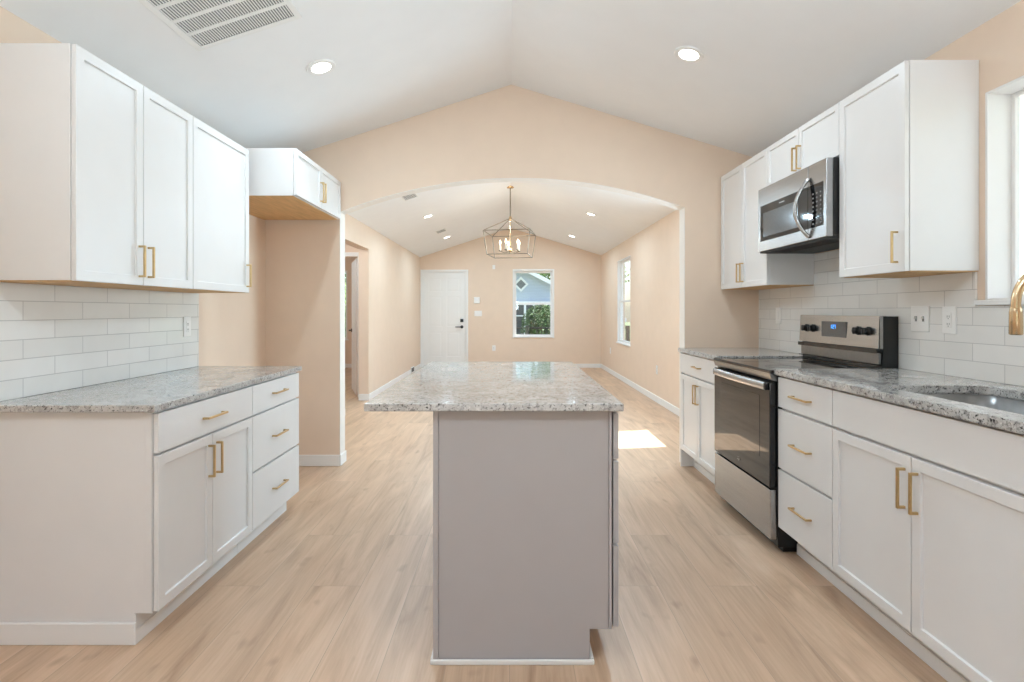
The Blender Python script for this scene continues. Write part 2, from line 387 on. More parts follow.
# unseen glazed door added behind the camera to let light in
r = sempty('added_glazed_door', (0, YB, 0))
for x0, x1 in ((-1.0, 0), (0, 1.0)):
    b = new(); f = .07; box(b, x0, x0+f, YB-.08, YB-.04, 0, 2.1, .003); box(b, x1-f, x1, YB-.08, YB-.04, 0, 2.1, .003); box(b, x0+f, x1-f, YB-.08, YB-.04, 0, .12, .003); box(b, x0+f, x1-f, YB-.08, YB-.04, 2.02, 2.1, .003)
    s = obj('door_frame', b, M['trim'], r); b = new(); box(b, x0+f, x1-f, YB-.062, YB-.058, .12, 2.02); obj('pane', b, M['glass'], s)


def panel_door(root, mtx, w, h, th, name='door_panel'):
    """six-panel door leaf: x 0..w, y 0..th, z 0..h then transformed"""
    b = new(); box(b, 0, w, .006, th-.006, 0, h)
    st = .115*w/.9; ms = .10*w/.9; rows = [(.24, .78), (.90, 1.56), (1.67, h-.13)]
    xs = [(st, (w-ms)/2), ((w+ms)/2, w-st)]
    for y0, y1 in ((0, .007), (th-.007, th)):
        for a, c in ((0, st), (w-st, w), ((w-ms)/2, (w+ms)/2)): box(b, a, c, y0, y1, 0, h, .002)
        zz = [0]+[z for rr in rows for z in rr]+[h]
        for i in range(0, len(zz), 2):
            for a, c in xs: box(b, a, c, y0, y1, zz[i], zz[i+1], .002)
        for a, c in xs:
            for z0, z1 in rows: box(b, a+.03, c-.03, y0+.001 if y0 == 0 else y0, y1 if y0 == 0 else y1-.001, z0+.03, z1-.03, .003)
    b.transform(mtx); return obj(name, b, M['trim'], root)
r = sempty('door_1', ((FD[0]+FD[1])/2, YF, 0))
panel_door(r, Matrix.Translation((FD[0]+.012, YF+.02, .01)), FD[1]-FD[0]-.024, FD[3]-.022, .044)
b = new(); cw = .045
box(b, FD[0]-cw, FD[0], YF-.014, YF, 0, FD[3]+cw, .002); box(b, FD[1], FD[1]+cw, YF-.014, YF, 0, FD[3]+cw, .002); box(b, FD[0], FD[1], YF-.014, YF, FD[3], FD[3]+cw, .002)
box(b, FD[0], FD[0]+.01, YF, YF+T, 0, FD[3]); box(b, FD[1]-.01, FD[1], YF, YF+T, 0, FD[3]); box(b, FD[0]+.01, FD[1]-.01, YF, YF+T, FD[3]-.01, FD[3])
obj('door_casing', b, M['trim'], r)
b = new(); box(b, -1.085, -1.015, YF+.008, YF+.022, 1.005, 1.075, .008, 2); obj('deadbolt', b, M['black'], r)
b = new(); cyl(b, (-1.05, YF+.022, .90), (0, -1, 0), .033, .012); cyl(b, (-1.05, YF+.012, .90), (0, -1, 0), .011, .045); box(b, -1.19, -1.04, YF-.045, YF-.028, .89, .91, .004); obj('door_handle', b, M['black'], r)
# interior door standing open in the hall
r = sempty('door_2', (-2.22, 7.98, 0))
a = math.atan2(8.73-7.98, -2.50+2.22)
panel_door(r, Matrix.Translation((-2.215, 8.0, .012)) @ Matrix.Rotation(a, 4, 'Z'), .84, 2.01, .036)
b = new(); q = Matrix.Translation((-2.215, 8.0, .012)) @ Matrix.Rotation(a, 4, 'Z')
for s in (0, 1):
    cyl(b, (.78, .036 if s else 0, .93), (0, 1 if s else -1, 0), .028, .012); cyl(b, (.78, .036 if s else 0, .93), (0, 1 if s else -1, 0), .010, .05); box(b, .66, .79, .076 if s else -.05, .088 if s else -.038, .92, .94, .004)
b.transform(q); obj('door_handle', b, M['black'], r)
for zh in (.25, 1.0, 1.80):
    b = new(); cyl(b, (-2.21, 8.0, zh), (0, 0, 1), .008, .09); obj('hinge', b, M['dsteel'], r)
b = new(); box(b, -2.2, -2.14, 7.886, 7.9, 0, 2.1, .002); box(b, -3.14, -3.08, 7.886, 7.9, 0, 2.1, .002); box(b, -3.08, -2.2, 7.886, 7.9, 2.04, 2.1, .002); obj('door_casing', b, M['trim'], r)

# ------------------------------------------------------------------ cabinets
def pull(parent, side, xf, yc, zc_, L, vertical):
    """square brass bar pull on a front whose face is at x=xf, facing side (+1 left run, -1 right run)"""
    b = new(); t = .0045; pr = .030
    if vertical:
        box(b, xf+side*(pr-2*t), xf+side*pr, yc-t, yc+t, zc_-L/2, zc_+L/2, .0012)
        for s in (-1, 1): z = zc_+s*(L/2-t); box(b, xf, xf+side*(pr-2*t+.001), yc-t, yc+t, z-t, z+t, .0008)
    else:
        box(b, xf+side*(pr-2*t), xf+side*pr, yc-L/2, yc+L/2, zc_-t, zc_+t, .0012)
        for s in (-1, 1): y = yc+s*(L/2-t); box(b, xf, xf+side*(pr-2*t+.001), y-t, y+t, zc_-t, zc_+t, .0008)
    return obj('handle', b, M['brass'], parent)
def front(parent, kind, side, xf, y0, y1, z0, z1, hspec, mt=None):
    """kind door (shaker) or drawer (flat slab); xf outer face"""
    th = .019; b = new()
    g = .0025; y0 += g; y1 -= g; z0 += g; z1 -= g
    m = Matrix.Translation((xf-side*th/2, (y0+y1)/2, (z0+z1)/2)) @ Matrix.Diagonal((th, y1-y0, z1-z0, 1))
    bmesh.ops.create_cube(b, size=1, matrix=m)
    if kind == 'door':
        f = max(b.faces, key=lambda f: f.calc_center_median().x*side)
        rail = .057 if z1-z0 > .35 else .045
        bmesh.ops.inset_region(b, faces=[f], thickness=rail, depth=0)
        bmesh.ops.inset_region(b, faces=[f], thickness=.0015, depth=-.009)
    es = [e for e in b.edges if len(e.link_faces) == 2 and e.calc_face_angle() > .8]
    bmesh.ops.bevel(b, geom=es, offset=.0012, segments=1, affect='EDGES')
    o = obj(kind, b, mt or M['cab'], parent)
    if hspec:
        pull(o, side, xf, *hspec)
    return o
def base_cabinet(label, side, y0, y1, xw, xf, ztop, zb, xtoe, fronts, group, near_trim=False, hollow=False, filler=None):
    """xf outer face of the fronts; body front sits a hair behind their backs"""
    xb = xf-side*.0215
    root = thing('base_cabinet', label, 'cabinet', ((xw+xb)/2, (y0+y1)/2, 0), group)
    b = new(); e = .0008
    prism(b, [(xw+side*.001, 0), (xtoe-side*.014, 0), (xtoe-side*.014, zb), (xb, zb), (xb, ztop), (xw+side*.001, ztop)], 'y', y0+e, y1-e)
    if hollow:                                     # open box that takes the sink bowl
        b.free(); b = new(); prism(b, [(xw+side*.001, 0), (xtoe-side*.014, 0), (xtoe-side*.014, zb), (xb, zb), (xb, .70), (xw+side*.001, .70)], 'y', y0+e, y1-e)
        for a, c in ((y0+e, y0+.016), (y1-.016, y1-e)): box(b, xw+side*.001, xb, a, c, .7005, ztop)
        box(b, xb-side*.018, xb, y0+.0165, y1-.0165, .7005, ztop)
    obj('carcass', b, M['cab'], root)
    b = new(); box(b, xtoe-side*.0135, xtoe-side*.006, y0+e, y1-e, 0, zb-.002); obj('toe_kick', b, M['cab'], root)
    b = new(); box(b, xtoe-side*.0055, xtoe, y0+e-(.01 if near_trim else 0), y1-e, 0, .055, .002)
    if near_trim: box(b, xw+side*.001, xtoe-side*.001, y0-.011, y0, 0, .082, .003); sb = new(); box(sb, xb-side*.026, xb-side*.001, y0-.003, y0, zb+.001, ztop, .001); obj('corner_stile', sb, M['cab'], root)
    obj('base_trim', b, M['trim'], root)
    if filler:
        b = new(); box(b, xw+side*.001, xf, y1, filler, 0, ztop, .001); obj('filler_panel', b, M['cab'], root)
    for k, a, c, z0, z1, hs in fronts: front(root, k, side, xf, a, c, z0, z1, hs)
    return root
def wall_cabinet(name, label, side, y0, y1, xw, xf, z0, z1, doors, group):
    xb = xf-side*.0215
    root = thing(name, label, 'cabinet', ((xw+xb)/2, (y0+y1)/2, z0), group)
    b = new(); e = .0008; box(b, xw+side*.001, xb, y0+e, y1-e, z0+.004, z1, .001); obj('carcass', b, M['cab'], root)
    b = new(); box(b, xw+side*.002, xb-side*.003, y0+.004, y1-.004, z0, z0+.0038); obj('bottom_panel', b, M['wood'], root, label='bare wood underside')
    for a, c, d0, d1, hs in doors: front(root, 'door', side, xf, a, c, d0, d1, hs)
    return root
# left base run
LF, LT = -1.32, -1.398
LB0, LM, LB1 = 2.047, 2.80, 3.42
base_cabinet('wide white base cabinet left of the island, one drawer over two doors, nearest the camera', 1, LB0, LM, WL, LF, .872, .114, LT,
    [('drawer', LB0, LM, .712, .866, ((LB0+LM)/2, .787, .16, False)),
     ('door', LB0, (LB0+LM)/2, .118, .706, ((LB0+LM)/2-.032, .592, .142, True)),
     ('door', (LB0+LM)/2, LM, .118, .706, ((LB0+LM)/2+.032, .592, .142, True))], 'left base cabinets', near_trim=True)
base_cabinet('white three-drawer base cabinet on the left, beside the empty fridge alcove', 1, LM, LB1, WL, LF, .872, .114, LT,
    [('drawer', LM, LB1, .712, .866, ((LM+LB1)/2, .793, .16, False)),
     ('drawer', LM, LB1, .418, .706, ((LM+LB1)/2, .555, .16, False)),
     ('drawer', LM, LB1, .118, .412, ((LM+LB1)/2, .262, .16, False))], 'left base cabinets')
# left wall cabinets
UF = -1.628; U0, UM, U1 = 2.045, 2.805, 3.41
um = (U0+UM)/2
wall_cabinet('wall_cabinet', 'white two-door wall cabinet on the left wall, nearest the camera', 1, U0, UM, WL, UF, 1.362, 2.256,
    [(U0, um, 1.362, 2.256, (um-.03, 1.468, .14, True)), (um, UM, 1.362, 2.256, (um+.03, 1.468, .14, True))], 'left wall cabinets')
wall_cabinet('wall_cabinet', 'white single-door wall cabinet on the left, between the two-door one and the fridge cabinet', 1, UM, U1, WL, UF, 1.362, 2.256,
    [(UM, U1, 1.362, 2.256, (U1-.035, 1.468, .14, True))], 'left wall cabinets')
G0, G1 = 3.46, 4.372; gm = (G0+G1)/2
wall_cabinet('fridge_cabinet', 'short deep white cabinet high over the empty fridge alcove on the left', 1, G0, G1, WL, -1.352, 1.98, 2.285,
    [(G0, gm, 1.985, 2.285, (gm-.022, 2.10, .14, True)), (gm, G1, 1.985, 2.285, (gm+.022, 2.10, .14, True))], None)
# right base run
RF, RT = 1.38, 1.476; RZ = .921
R0, R1, R2 = 1.415, 2.331, 2.803
rm = (R0+R1)/2
base_cabinet('white sink base cabinet with a plain panel over two doors, right foreground', -1, R0, R1, WR, RF, RZ, .137, RT,
    [('drawer', R0, R1, .757, .915, None),
     ('door', R0, rm, .14, .75, (rm-.03, .632, .142, True)), ('door', rm, R1, .14, .75, (rm+.03, .632, .142, True))], 'right base cabinets', hollow=True)
base_cabinet('white three-drawer base cabinet on the right, between the stove and the sink cabinet', -1, R1, R2, WR, RF, RZ, .137, RT,
    [('drawer', R1, R2, .757, .915, ((R1+R2)/2, .834, .16, False)),
     ('drawer', R1, R2, .447, .75, ((R1+R2)/2, .598, .16, False)),
     ('drawer', R1, R2, .14, .441, ((R1+R2)/2, .293, .16, False))], 'right base cabinets')
Q0, Q1 = 3.605, 4.385; qm = (Q0+Q1)/2+.01
base_cabinet('small white base cabinet on the right, beyond the stove against the arch wall', -1, Q0, Q1, WR, RF, RZ, .137, RT,
    [('drawer', Q0, Q1, .757, .915, ((Q0+Q1)/2, .834, .14, False)),
     ('door', Q0, qm, .14, .75, (qm-.025, .632, .142, True)), ('door', qm, Q1, .14, .75, (qm+.025, .632, .142, True))], 'right base cabinets', filler=4.398)
# right wall cabinets
VF = 1.70; V0, V1, V2, V3 = 2.342, 2.812, 3.60, 4.385
wall_cabinet('wall_cabinet', 'tall white single-door wall cabinet on the right, beside the kitchen window', -1, V0, V1, WR, VF, 1.42, 2.33,
    [(V0, V1, 1.42, 2.33, (V0+.045, 1.53, .14, True))], 'right wall cabinets')
vm = (V1+V2)/2
wall_cabinet('wall_cabinet', 'short white two-door wall cabinet directly above the microwave', -1, V1, V2, WR, VF, 2.05, 2.33,
    [(V1, vm, 2.053, 2.33, (vm-.025, 2.148, .14, True)), (vm, V2, 2.053, 2.33, (vm+.025, 2.148, .14, True))], 'right wall cabinets')
vm = (V2+V3)/2
wall_cabinet('wall_cabinet', 'tall white two-door wall cabinet on the right, against the arch wall beyond the microwave', -1, V2, V3, WR, VF, 1.42, 2.33,
    [(V2, vm, 1.42, 2.33, (vm-.03, 1.53, .14, True)), (vm, V3, 1.42, 2.33, (vm+.03, 1.53, .14, True))], 'right wall cabinets')

# ------------------------------------------------------------------ countertops
def slab(name, label, x0, x1, y0, y1, z0, z1):
    b = new(); box(b, x0, x1, y0, y1, z0, z1, .004, 2)
    return tag(obj(name, b, M['granite'], smooth=False, loc=((x0+x1)/2, (y0+y1)/2, z0)), label, 'countertop')
slab('countertop', 'speckled grey granite countertop on the left base cabinets', WL+.001, -1.315, 2.02, 3.455, .873, .901)
slab('countertop', 'short speckled granite countertop in the right corner beyond the stove', 1.36, WR-.001, 3.59, 4.399, .922, .954)
slab('island_countertop', 'large speckled granite slab on top of the kitchen island', -.51, .40, 1.905, 3.49, .8985, .926)
# sink countertop with rounded cut-out
SX0, SX1, SY0, SY1, SRD = 1.47, 1.875, 1.46, 2.16, .07
def rrect(x0, x1, y0, y1, r, n=7):
    p = []
    for cx_, cy_, a0 in ((x1-r, y1-r, 0), (x0+r, y1-r, 90), (x0+r, y0+r, 180), (x1-r, y0+r, 270)):
        for i in range(n+1):
            a = math.radians(a0+90*i/n); p.append((cx_+r*math.cos(a), cy_+r*math.sin(a)))
    return p
def ring_plate(bm, outer, inner, z0, z1, bev=0):
    """plate with a hole: outer rectangle (x0,x1,y0,y1), inner outline in ccw order starting at the +x+y corner"""
    x0, x1, y0, y1 = outer; n = len(inner)
    cxx, cyy = (x0+x1)/2, (y0+y1)/2
    ix0, ix1 = min(p[0] for p in inner), max(p[0] for p in inner); iy0, iy1 = min(p[1] for p in inner), max(p[1] for p in inner)
    out = []
    q = n//4
    for i, (x, y) in enumerate(inner):
        k = i//q; f = (i % q)/(q-1)
        if k == 0: o = (x1, y1) if f == .5 else ((x1, y) if f < .5 else (x, y1))
        elif k == 1: o = (x, y1) if f < .5 else (x0, y)
        elif k == 2: o = (x0, y) if f < .5 else (x, y0)
        else: o = (x, y0) if f < .5 else (x1, y)
        out.append(o)
    # exact corners
    corners = {0: (x1, y1), 1: (x0, y1), 2: (x0, y0), 3: (x1, y0)}
    I0 = [bm.verts.new((x, y, z0)) for x, y in inner]; I1 = [bm.verts.new((x, y, z1)) for x, y in inner]
    O0 = [bm.verts.new((x, y, z0)) for x, y in out]; O1 = [bm.verts.new((x, y, z1)) for x, y in out]
    fs = []
    for i in range(n):
        j = (i+1) % n; k = i//q; f0 = (i % q)/(q-1)
        cross = (i//q == j//q) and ((i % q) < q/2 <= (i % q)+1)
        if cross:
            c = corners[k]; c0 = bm.verts.new((*c, z0)); c1 = bm.verts.new((*c, z1))
            fs += [bm.faces.new((I1[i], O1[i], c1, O1[j], I1[j])), bm.faces.new((I0[j], O0[j], c0, O0[i], I0[i])), bm.faces.new((O0[i], c0, c1, O1[i])), bm.faces.new((c0, O0[j], O1[j], c1))]
        else:
            fs += [bm.faces.new((I1[i], O1[i], O1[j], I1[j])), bm.faces.new((I0[j], O0[j], O0[i], I0[i])), bm.faces.new((O0[i], O0[j], O1[j], O1[i]))]
        fs.append(bm.faces.new((I0[i], I1[i], I1[j], I0[j])))
    bmesh.ops.recalc_face_normals(bm, faces=fs)
    if bev:
        es = [e for e in bm.edges if len(e.link_faces) == 2 and e.calc_face_angle() > 1.2]
        bmesh.ops.bevel(bm, geom=es, offset=bev, segments=2, affect='EDGES')
    return bm
hole = rrect(SX0, SX1, SY0, SY1, SRD)
b = ring_plate(new(), (1.36, WR-.001, 1.40, 2.806), hole, .922, .954, .004)
tag(obj('countertop', b, M['granite'], loc=(1.69, 2.1, .922)), 'speckled granite countertop on the right with the sink cut into it', 'countertop')
# sink bowl (undermount, double wall for thickness)
root = thing('sink', 'stainless steel undermount sink in the right granite countertop', 'sink', ((SX0+SX1)/2, (SY0+SY1)/2, .72))
b = new()
def loop_at(bm, x0, x1, y0, y1, r, z): return [bm.verts.new((x, y, z)) for x, y in rrect(x0, x1, y0, y1, r)]
L_ = [loop_at(b, SX0-.006, SX1+.006, SY0-.006, SY1+.006, .075, .9215)]
L_.append(loop_at(b, SX0+.004, SX1-.004, SY0+.004, SY1-.004, .07, .9205))
L_.append(loop_at(b, SX0+.008, SX1-.008, SY0+.008, SY1-.008, .07, .76))
L_.append(loop_at(b, SX0+.03, SX1-.03, SY0+.03, SY1-.03, .06, .733))
for A, B in zip(L_, L_[1:]):
    for k in range(len(A)): b.faces.new((A[k], A[(k+1) % len(A)], B[(k+1) % len(A)], B[k]))
b.faces.new(L_[-1]); bmesh.ops.recalc_face_normals(b, faces=b.faces)
o = obj('bowl', b, M['dsteel'], root, smooth=True); md = o.modifiers.new('thick', 'SOLIDIFY'); md.thickness = .0015; md.offset = 0
b = new(); lathe(b, [(.045, 0), (.045, .004), (.038, .006), (.03, .003), (.005, .003)], ((SX0+SX1)/2, (SY0+SY1)/2, .7335)); obj('drain', b, M['dsteel'], root, smooth=True)
# faucet
FY = 1.82; fx = 1.935
root = thing('faucet', 'brushed gold gooseneck faucet standing behind the sink', 'faucet', (fx, FY, .954))
b = new(); lathe(b, [(.028, 0), (.028, .006), (.024, .012), (.019, .02), (.019, .085), (.0165, .09), (.005, .09)], (fx, FY, .954)); obj('base', b, M['gold'], root, smooth=True)
b = new(); ra = .122; zt = 1.275
p = [(fx, FY, 1.03), (fx, FY, 1.15), (fx, FY, zt)]+[(fx-ra+ra*math.cos(a), FY, zt+ra*math.sin(a)) for a in [PI*i/20 for i in range(1, 20)]]+[(fx-2*ra, FY, zt-.0), (fx-2*ra, FY, zt-.015)]
tube(b, p, .0135, 18); obj('spout', b, M['gold'], root, smooth=True)
b = new(); lathe(b, [(.005, 0), (.016, 0), (.0185, .004), (.0175, .075), (.0165, .085), (.0155, .088), (.0155, .095), (.005, .095)], (fx-2*ra, FY, 1.17)); obj('spray_head', b, M['gold'], root, smooth=True)
b = new(); cyl(b, (fx, FY-.015, 1.0), (0, -1, 0), .011, .04); tube(b, [(fx, FY-.05, 1.0), (fx-.01, FY-.055, 1.05), (fx-.02, FY-.06, 1.10)], .006, 12); obj('lever', b, M['gold'], root, smooth=True)

# ------------------------------------------------------------------ backsplashes
b = new(); box(b, WL+.0005, WL+.009, 2.03, 3.44, .9015, 1.361, .001)
tag(obj('tile_backsplash', b, tile_mat('white_subway_tile_left', 2.197, .901-.0778), loc=(WL, 2.6, .902)), 'white running-bond tile backsplash on the left wall above the granite', 'backsplash')
b = new(); X0, X1 = WR-.009, WR-.0005
prism(b, [(1.2, .9545), (YE-.001, .9545), (YE-.001, 1.4195), (3.5995, 1.4195), (3.5995, 1.624), (2.8125, 1.624), (2.8125, 1.4195), (2.352, 1.4195), (2.352, 1.272), (1.2, 1.272)], 'x', X0, X1)
tag(obj('tile_backsplash', b, tile_mat('white_subway_tile_right', 2.674, .954), loc=(WR, 2.9, .955)), 'white running-bond tile backsplash on the right wall behind stove and sink', 'backsplash')

# ------------------------------------------------------------------ island
IX0, IXB, IXF, IY0, IY1 = -.268, .364, .388, 1.935, 3.45
root = thing('kitchen_island', 'warm grey cabinet island in the middle of the kitchen floor', 'island', ((IX0+IXB)/2, (IY0+IY1)/2, 0))
b = new(); prism(b, [(IX0, 0), (.284, 0), (.284, .121), (IXB, .121), (IXB, .898), (IX0, .898)], 'y', IY0+.004, IY1-.004); obj('carcass', b, M['island'], root)
b = new()
prism(b, [(IX0+.018, 0), (.284, 0), (.284, .121), (IXB-.014, .121), (IXB-.014, .898), (IX0+.018, .898)], 'y', IY0, IY0+.0039); obj('end_panel', b, M['island'], root)
b = new(); box(b, IX0-.003, IX0+.0155, IY0-.003, IY0+.0035, 0.0, .898, .001); obj('corner_trim', b, M['island'], root)
b = new(); box(b, IXB-.012, IXB-.001, IY0-.002, IY0+.0035, .121, .898, .001); obj('corner_trim', b, M['island'], root)
b = new(); box(b, IX0-.012, .300, IY0-.014, IY0-.0035, 0, .018, .004, 2); box(b, .286, .300, IY0, IY1, 0, .018, .004, 2); box(b, IX0-.012, IX0-.0035, IY0-.003, IY1, 0, .018, .002); obj('base_trim', b, M['trim'], root)
b = new(); box(b, .285, .2855, IY0+.005, IY1-.005, .018, .12); obj('toe_kick', b, M['island'], root)
ys = [IY0+.002, IY0+.76, IY1-.002]
for a, c in zip(ys, ys[1:]):
    for z0, z1, hz in ((.722, .888, .805), (.422, .716, .575), (.124, .416, .275)): front(root, 'drawer', 1, IXF, a, c, z0, z1, ((a+c)/2, hz, .16, False), M['island'])

# ------------------------------------------------------------------ stove
ZY0, ZY1 = 2.81, 3.585
root = thing('range', 'freestanding electric range with black glass door and steel drawer', 'stove', (1.68, (ZY0+ZY1)/2, 0))
b = new(); box(b, 1.385, WR-.012, ZY0+.003, ZY1-.003, .03, .925, .002); box(b, 1.42, 1.95, ZY0+.02, ZY1-.02, 0, .03); obj('oven_body', b, M['black'], root)
b = new(); box(b, 1.342, 1.90, ZY0-.0015, ZY1+.0015, .9265, .944, .004, 2); ck = obj('cooktop', b, M['bglass'], root, label='black glass cooktop')
for (bx_, by_, br_) in ((1.50, 3.0, .085), (1.50, 3.39, .105), (1.74, 3.0, .10), (1.74, 3.39, .075)):
    b = new(); tube(b, [(bx_+br_*math.cos(2*PI*k/40), by_+br_*math.sin(2*PI*k/40), .9441) for k in range(40)], .0007, 6, closed=True); obj('burner_ring', b, M['duct'], ck)
b = new(); prism(b, [(1.342, .9255), (1.385, .9255), (1.385, .885), (1.352, .893)], 'y', ZY0+.001, ZY1-.001); obj('front_bezel', b, M['dsteel'], root)
dr = None
b = new(); box(b, 1.345, 1.383, ZY0+.006, ZY1-.006, .337, .882, .004, 2); dr = obj('oven_door', b, M['bglass'], root, label='black glass oven door')
b = new(); box(b, 1.3438, 1.346, ZY0+.12, ZY1-.12, .47, .80, .0008); obj('oven_window', b, M['owin'], dr)
b = new(); yc = (ZY0+ZY1)/2; pp = []
for i in range(25):
    f = i/24*2-1; pp.append((1.326+.008*f*f, yc+f*.350, .858))
tube(b, pp, .01, 10, flat=(.021, .008, (0, 0, 1))); obj('door_handle', b, M['steel'], dr, smooth=True, label='brushed steel bar handle')
for s in (-1, 1):
    b = new(); box(b, 1.328, 1.346, yc+s*.351-.012, yc+s*.351+.012, .838, .876, .004); obj('handle_bracket', b, M['black'], dr)
b = new(); tube(b, [(1.3443, yc+.018*math.cos(2*PI*k/24), .385+.009*math.sin(2*PI*k/24)) for k in range(24)], .0012, 6, closed=True)
for k in range(4): box(b, 1.3436, 1.3452, yc-.011+.006*k, yc-.008+.006*k, .381, .389)
obj('badge', b, M['steel'], dr)
b = new(); box(b, 1.347, 1.383, ZY0+.006, ZY1-.006, .066, .325, .005, 2); obj('storage_drawer', b, M['steel'], root, label='brushed steel drawer')
# backguard
b = new(); prism(b, [(1.925, .9445), (WR-.012, .9445), (WR-.012, 1.222), (1.915, 1.222), (1.915, 1.06), (1.93, 1.05)], 'y', ZY0+.004, ZY1-.004); bgd = obj('backguard', b, M['black'], root)
b = new(); prism(b, [(1.903, 1.055), (1.914, 1.055), (1.914, 1.2225), (1.911, 1.2225)], 'y', ZY0+.006, ZY1-.006); box(b, 1.914, 1.945, ZY0+.003, ZY1-.003, 1.2225, 1.2245); box(b, 1.912, 1.928, ZY0+.002, ZY0+.0035, 1.055, 1.222); obj('control_panel', b, M['steel'], bgd)
b = new(); prism(b, [(1.895, 1.03), (1.925, 1.045), (1.925, 1.052), (1.895, 1.052)], 'y', ZY0+.006, ZY1-.006); box(b, 1.90, 1.924, ZY0+.006, ZY1-.006, .9665, .972); obj('glossy_ledge', b, M['bglass'], bgd)
b = new(); box(b, 1.912, 1.9245, ZY0+.012, ZY1-.012, .973, 1.03, .001); obj('back_strip', b, M['dsteel'], bgd)
def kn(yk, z=1.143):
    b = new(); lathe(b, [(.003, 0), (.024, 0), (.024, .006), (.019, .010), (.018, .028), (.015, .030), (.003, .030)], (1.906, yk, z), axis=(-1, 0, 0)); box(b, 1.872, 1.884, yk-.004, yk+.004, z-.018, z+.018, .002)
    obj('knob', b, M['black'], bgd, smooth=True)
for yk in (3.495, 3.42, 2.975, 2.895): kn(yk)
b = new(); box(b, 1.903, 1.909, 3.085, 3.325, 1.098, 1.188, .001); dsp = obj('display', b, M['mwin'], bgd)
b = new(); box(b, 1.9022, 1.904, 3.175, 3.235, 1.145, 1.178); 
dsp2 = obj('display_window', b, M['clock'], dsp) if False else None
b.free()
b = new(); y = 3.232
for dch in '1:27':
    segs = {'1': 'bc', '2': 'abged', '7': 'abc', ':': ''}[dch]; W_, H_ = .011, .011
    if dch == ':':
        for zz in (1.152, 1.164): box(b, 1.902, 1.9032, y-.003, y, zz, zz+.003)
        y -= .007; continue
    z0 = 1.147; t_ = .0025
    for s in segs:
        if s == 'a': box(b, 1.902, 1.9032, y-W_, y, z0+2*H_-t_, z0+2*H_)
        if s == 'g': box(b, 1.902, 1.9032, y-W_, y, z0+H_-t_/2, z0+H_+t_/2)
        if s == 'd': box(b, 1.902, 1.9032, y-W_, y, z0, z0+t_)
        if s == 'b': box(b, 1.902, 1.9032, y-W_, y-W_+t_, z0+H_, z0+2*H_)
        if s == 'c': box(b, 1.902, 1.9032, y-W_, y-W_+t_, z0, z0+H_)
        if s == 'e': box(b, 1.902, 1.9032, y-t_, y, z0, z0+H_)
        if s == 'f': box(b, 1.902, 1.9032, y-t_, y, z0+H_, z0+2*H_)
    y -= W_+.005
obj('clock_digits', b, M['clock'], dsp)

# ------------------------------------------------------------------ microwave
MX = 1.64; my0, my1, mz0, mz1 = 2.818, 3.595, 1.625, 2.046
root = thing('microwave', 'stainless steel over-the-range microwave with an arched handle', 'microwave', (1.82, (my0+my1)/2, mz0))
b = new(); box(b, MX+.035, WR-.012, my0, my1, mz0+.02, mz1, .002); obj('case', b, M['black'], root)
b = new(); prism(b, [(MX+.012, mz0+.003), (WR-.02, mz0+.003), (WR-.02, mz0+.0195), (MX+.012, mz0+.0195)], 'y', my0+.002, my1-.002)
for k in range(9): box(b, MX+.05+k*.012, MX+.054+k*.012, my0+.1, my1-.1, mz0, mz0+.004)
obj('underside_vent', b, M['dark'], root)
cp = my0+.175                                  # split between control panel and door
b = new(); box(b, MX, MX+.034, cp+.001, my1-.001, mz0+.012, mz1-.001, .003, 2); dr = obj('door', b, M['steel'], root, label='stainless steel door')
b = new(); box(b, MX-.0015, MX+.002, cp+.002, my1-.035, mz0+.075, mz1-.115, .001); obj('door_glass', b, M['bglass'], dr)
b = new(); box(b, MX-.0025, MX-.0005, cp+.10, my1-.075, mz0+.10, mz1-.165, .001); obj('window', b, M['mwin'], dr)
b = new()
for k in range(7): box(b, MX-.0026, MX-.001, my0+.43+k*.009, my0+.436+k*.009, mz1-.143, mz1-.136)
obj('badge', b, M['steel'], dr)
b = new(); hy = cp-.012
pp = [(MX-.052*math.cos(f*PI/2)**.8-.004 if abs(f) < 1 else MX-.002, hy+.045*math.cos(f*PI/2), (mz0+mz1)/2-.022+f*.158) for f in [(-1+i/14) for i in range(29)]]
tube(b, pp, .01, 12, flat=(.013, .009, (0, 1, 0))); obj('door_handle', b, M['steel'], dr, smooth=True, label='arched steel handle')
b = new(); box(b, MX, MX+.034, my0+.001, cp-.001, mz0+.012, mz1-.001, .003, 2); cpn = obj('control_panel', b, M['steel'], root)
b = new(); box(b, MX-.0015, MX+.002, my0+.03, cp-.0015, mz0+.075, mz1-.115, .001); kp = obj('keypad', b, M['bglass'], cpn)
for i in range(3):
    for j in range(8):
        b = new(); box(b, MX-.0022, MX-.001, my0+.045+i*.036, my0+.058+i*.036, mz0+.09+j*.023, mz0+.098+j*.023); obj('key_mark', b, M['duct'], kp)

